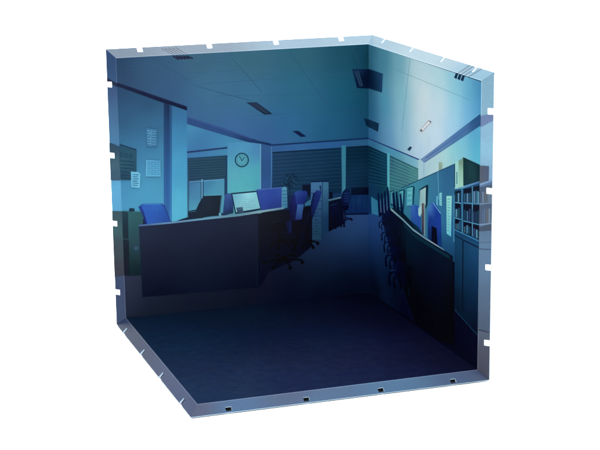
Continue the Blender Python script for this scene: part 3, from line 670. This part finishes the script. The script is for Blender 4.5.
# shelves
k = Ink('printed_cabinet', RP, 'tall glazed shelf cabinet printed at the right edge')
k.poly('R', [(455, 186.6), (482, 181.4), (482, 338), (478.4, 335.6), (455, 310)],
  [((458, 190), (32, 73, 105)), ((475, 190), (31, 67, 106)), ((458, 232), (27, 70, 106)), ((475, 240), (30, 76, 114)), ((458, 250), (22, 61, 92)), ((475, 255), (23, 65, 105)), ((458, 270), (14, 42, 67)), ((475, 275), (15, 47, 81)), ((458, 300), (5, 20, 36)), ((475, 300), (8, 30, 55)), ((475, 325), (3, 13, 28))])
k.poly('RR', [(476, 183), (496, 179.4), (496, 333), (474, 327)], [((486, 186), (74, 101, 135)), ((487, 228), (69, 87, 112)), ((487, 240), (80, 113, 142)), ((487, 260), (75, 104, 135)), ((487, 300), (61, 82, 106)), ((486, 325), (51, 67, 88))])
k.up()
k.poly('R', [(454.8, 187.6), (463, 186.4), (482, 182), (482, 184), (463, 188.6), (454.8, 189.6)], ((99, 156, 185), (104, 160, 189), (88, 126, 176), (67, 101, 158), (88, 143, 176), (83, 143, 176)))
k.poly('RR', [(476, 183), (496, 179.4), (496, 181.6), (476, 185.4)], (104, 138, 176))
for (pts) in ([(455.6, 191.4), (461, 190.4), (461, 202), (455.6, 201.6)], [(464, 189), (472.2, 187.4), (472.2, 202.6), (464, 202)], [(473.4, 187), (480.6, 185.6), (480.6, 203.6), (473.4, 202.8)],
              [(455.6, 203), (461, 203.8), (461, 218.6), (455.6, 217)], [(464, 204), (472.2, 204.6), (472.2, 222), (464, 220)], [(473.4, 205), (480.6, 205.4), (480.6, 224), (473.4, 222.4)],
              [(455.6, 218.6), (461, 220.2), (461, 231), (455.6, 228.6)], [(464, 221.6), (472.2, 223.6), (472.2, 236), (464, 232.6)], [(473.4, 224.2), (480.6, 226), (480.6, 240), (473.4, 236.6)]):
    k.poly('R', pts, (4, 13, 30))
for y0, y1 in ((186.4, 202.4), (204.6, 223)):
    k.poly('RR', [(476, y0+.6), (496, y0-1.8), (496, y1), (476, y1)], (59, 77, 101))
k.poly('RR', [(476, 226.6), (496, 224.2), (496, 231), (476, 231)], (50, 66, 86))
k.up()
k.line('R', (462.4, 187), (462.8, 233), .9, (74, 138, 171)).line('R', (472.8, 186), (472.8, 236), .9, (83, 141, 169)).line('R', (480.4, 184), (480.4, 242), .7, (120, 156, 185))
k.line('R', (455.4, 202.4), (461.4, 203.2), .9, (104, 165, 193)).line('R', (463.8, 202.8), (480.6, 204.4), .8, (88, 148, 184))
k.line('R', (455.4, 217.8), (461.4, 219.6), .9, (88, 151, 185)).line('R', (463.8, 220.8), (480.6, 225.2), .8, (83, 143, 180))
k.line('R', (454.8, 229.6), (481, 242), .8, (64, 131, 171)).line('R', (454.8, 235), (463, 239.6), 1, (8, 34, 59)).line('R', (464, 240.2), (481, 248.6), 1.1, (5, 24, 47)).line('R', (455, 231.6), (481, 244), .6, (19, 60, 97))
k.line('R', (463.4, 240), (463, 312), 1, (6, 22, 38)).line('R', (455, 309.6), (478.4, 335.4), .9, (24, 55, 81))
k.line('RR', (477, 248.6), (492.4, 249.6), .9, (45, 62, 86)).line('RR', (477, 242.2), (492.4, 242), .7, (58, 81, 110)).line('RR', (477, 224.4), (492.6, 223.4), 1, (104, 131, 160)).line('RR', (477, 203.6), (492.6, 203), .9, (96, 118, 144))
k.line('RR', (477, 329.6), (492.4, 333), 1, (40, 47, 68))
k.done()
k = Ink('printed_books', RP)
cols = ((40, 84, 112), (64, 112, 146), (44, 64, 108), (88, 124, 158), (30, 60, 86), (84, 138, 160), (58, 90, 106))
for (x0, x1, yt, yb) in ((456, 461, 193, 201.4), (464.4, 472, 191, 201.8), (473.8, 480.4, 190, 202.6), (456, 461, 206, 217), (464.4, 472, 208, 220), (473.8, 480.4, 209, 222), (456, 461, 221, 228.8), (464.4, 472, 225, 232.6), (473.8, 480.4, 228, 237)):
    x = x0
    while x < x1-.9:
        w = 1.0+random.random()*1.1
        sl = .18 if yb < 210 else .35
        top = yt+random.random()*3; b = yb+(x-x0)*sl
        k.poly('R', [(x, top), (x+w, top+.1), (x+w, b+.1), (x, b)], random.choice(cols)); x += w+.25+random.random()*.7
for (yt, yb) in ((189, 202.2), (207, 222.6)):
    x = 482.4
    while x < 491:
        w = .8+random.random()*1.1
        k.poly('RR', [(x, yt+random.random()*3), (x+w, yt+1+random.random()*2), (x+w, yb), (x, yb)], random.choice(((83, 99, 112), (67, 92, 122), (93, 114, 135), (78, 85, 94)))); x += w+.6
k.done()
k = Ink('printed_carton', RP, 'large dark carton printed on top of the shelves')
k.poly('R', [(455.6, 162), (459.2, 161), (459.2, 188), (455.6, 188.6)], (158, 208, 198))
k.poly('R', [(459, 161), (463.6, 157.8), (464, 186.6), (459, 187.6)], [((461, 162), (116, 146, 126)), ((461, 175), (148, 190, 168)), ((462, 185), (160, 204, 184))])
k.poly('R', [(463.6, 157.6), (482, 166), (482, 182), (463.8, 185.4)], [((466, 162), (20, 46, 48)), ((472, 172), (26, 58, 62)), ((479, 170), (14, 36, 42)), ((468, 182), (24, 50, 56))])
k.poly('RR', [(476, 165.2), (489, 166.2), (488.6, 180.6), (476, 183)], ((66, 74, 90), (60, 74, 100), (62, 78, 104), (70, 80, 92)))
k.up().line('R', (457.4, 172), (457.4, 184), .9, (62, 112, 122)).line('R', (463.4, 157.6), (482, 166), .8, (14, 30, 36)); k.done()

# ================================================================== ink done: floor carpet weave
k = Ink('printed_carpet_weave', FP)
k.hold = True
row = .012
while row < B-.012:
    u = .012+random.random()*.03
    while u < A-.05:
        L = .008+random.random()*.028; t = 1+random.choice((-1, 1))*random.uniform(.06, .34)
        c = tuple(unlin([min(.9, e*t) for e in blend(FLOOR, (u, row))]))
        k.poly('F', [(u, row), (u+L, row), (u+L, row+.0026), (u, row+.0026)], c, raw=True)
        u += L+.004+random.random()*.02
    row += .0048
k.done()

# ------------------------------------------------------------------ setting and light
me = bpy.data.meshes.new('white_surface')
z = (-FD-T*.75)*SC-.0002
hd = Vector((FW.x, FW.y, 0)).normalized(); sd = Vector((hd.y, -hd.x, 0))     # the sheet is squared up to the viewer
prof = [(y, 0) for y in lsp(-.30, .75, 16)]+[(.75+.5*math.sin(t), .5*(1-math.cos(t))) for t in lsp(0, math.pi/2, 16)[1:]]+[(1.25, 1.4)]
vs = []; fs = []
for (y, zz) in prof:
    for e in (-1.1, 1.1): vs.append(tuple(hd*y+sd*e+Vector((0, 0, z+zz))))
for i in range(len(prof)-1): fs.append((2*i, 2*i+1, 2*i+3, 2*i+2))
me.from_pydata(vs, [], fs); me.materials.append(WHITE)
for p in me.polygons: p.use_smooth = True
g = bpy.data.objects.new('white_surface', me); C.objects.link(g)
g['kind'] = 'structure'

w = bpy.data.worlds.new('World'); bpy.context.scene.world = w; w.use_nodes = True
bg = w.node_tree.nodes['Background']; bg.inputs['Color'].default_value = (1, 1, 1, 1); bg.inputs['Strength'].default_value = .22

def area(name, loc, target, sx, sy, power, col=(1, 1, 1)):
    ld = bpy.data.lights.new(name, 'AREA'); ld.shape = 'RECTANGLE'; ld.size = sx; ld.size_y = sy; ld.energy = power; ld.color = col
    o = bpy.data.objects.new(name, ld); C.objects.link(o); o.location = loc
    o.rotation_euler = (Vector(target)-Vector(loc)).to_track_quat('-Z', 'Y').to_euler()
    return o
area('overhead_softbox', (0, .05, 1.0), (0, .05, 0), 1.4, 1.2, 44)
area('backdrop_fill', tuple(hd*.45+Vector((0, 0, .95))), tuple(hd*1.1+Vector((0, 0, .1))), 1.6, .3, 16)  # fill lamp added to burn the backdrop out to white
area('side_softbox', (-.86, -.74, .16), (-.02, -.08, .08), .5, .7, 5)

s = bpy.context.scene
s.view_settings.view_transform = 'Standard'; s.view_settings.look = 'None'; s.view_settings.exposure = 0; s.view_settings.gamma = 1
s.cycles.max_bounces = 8
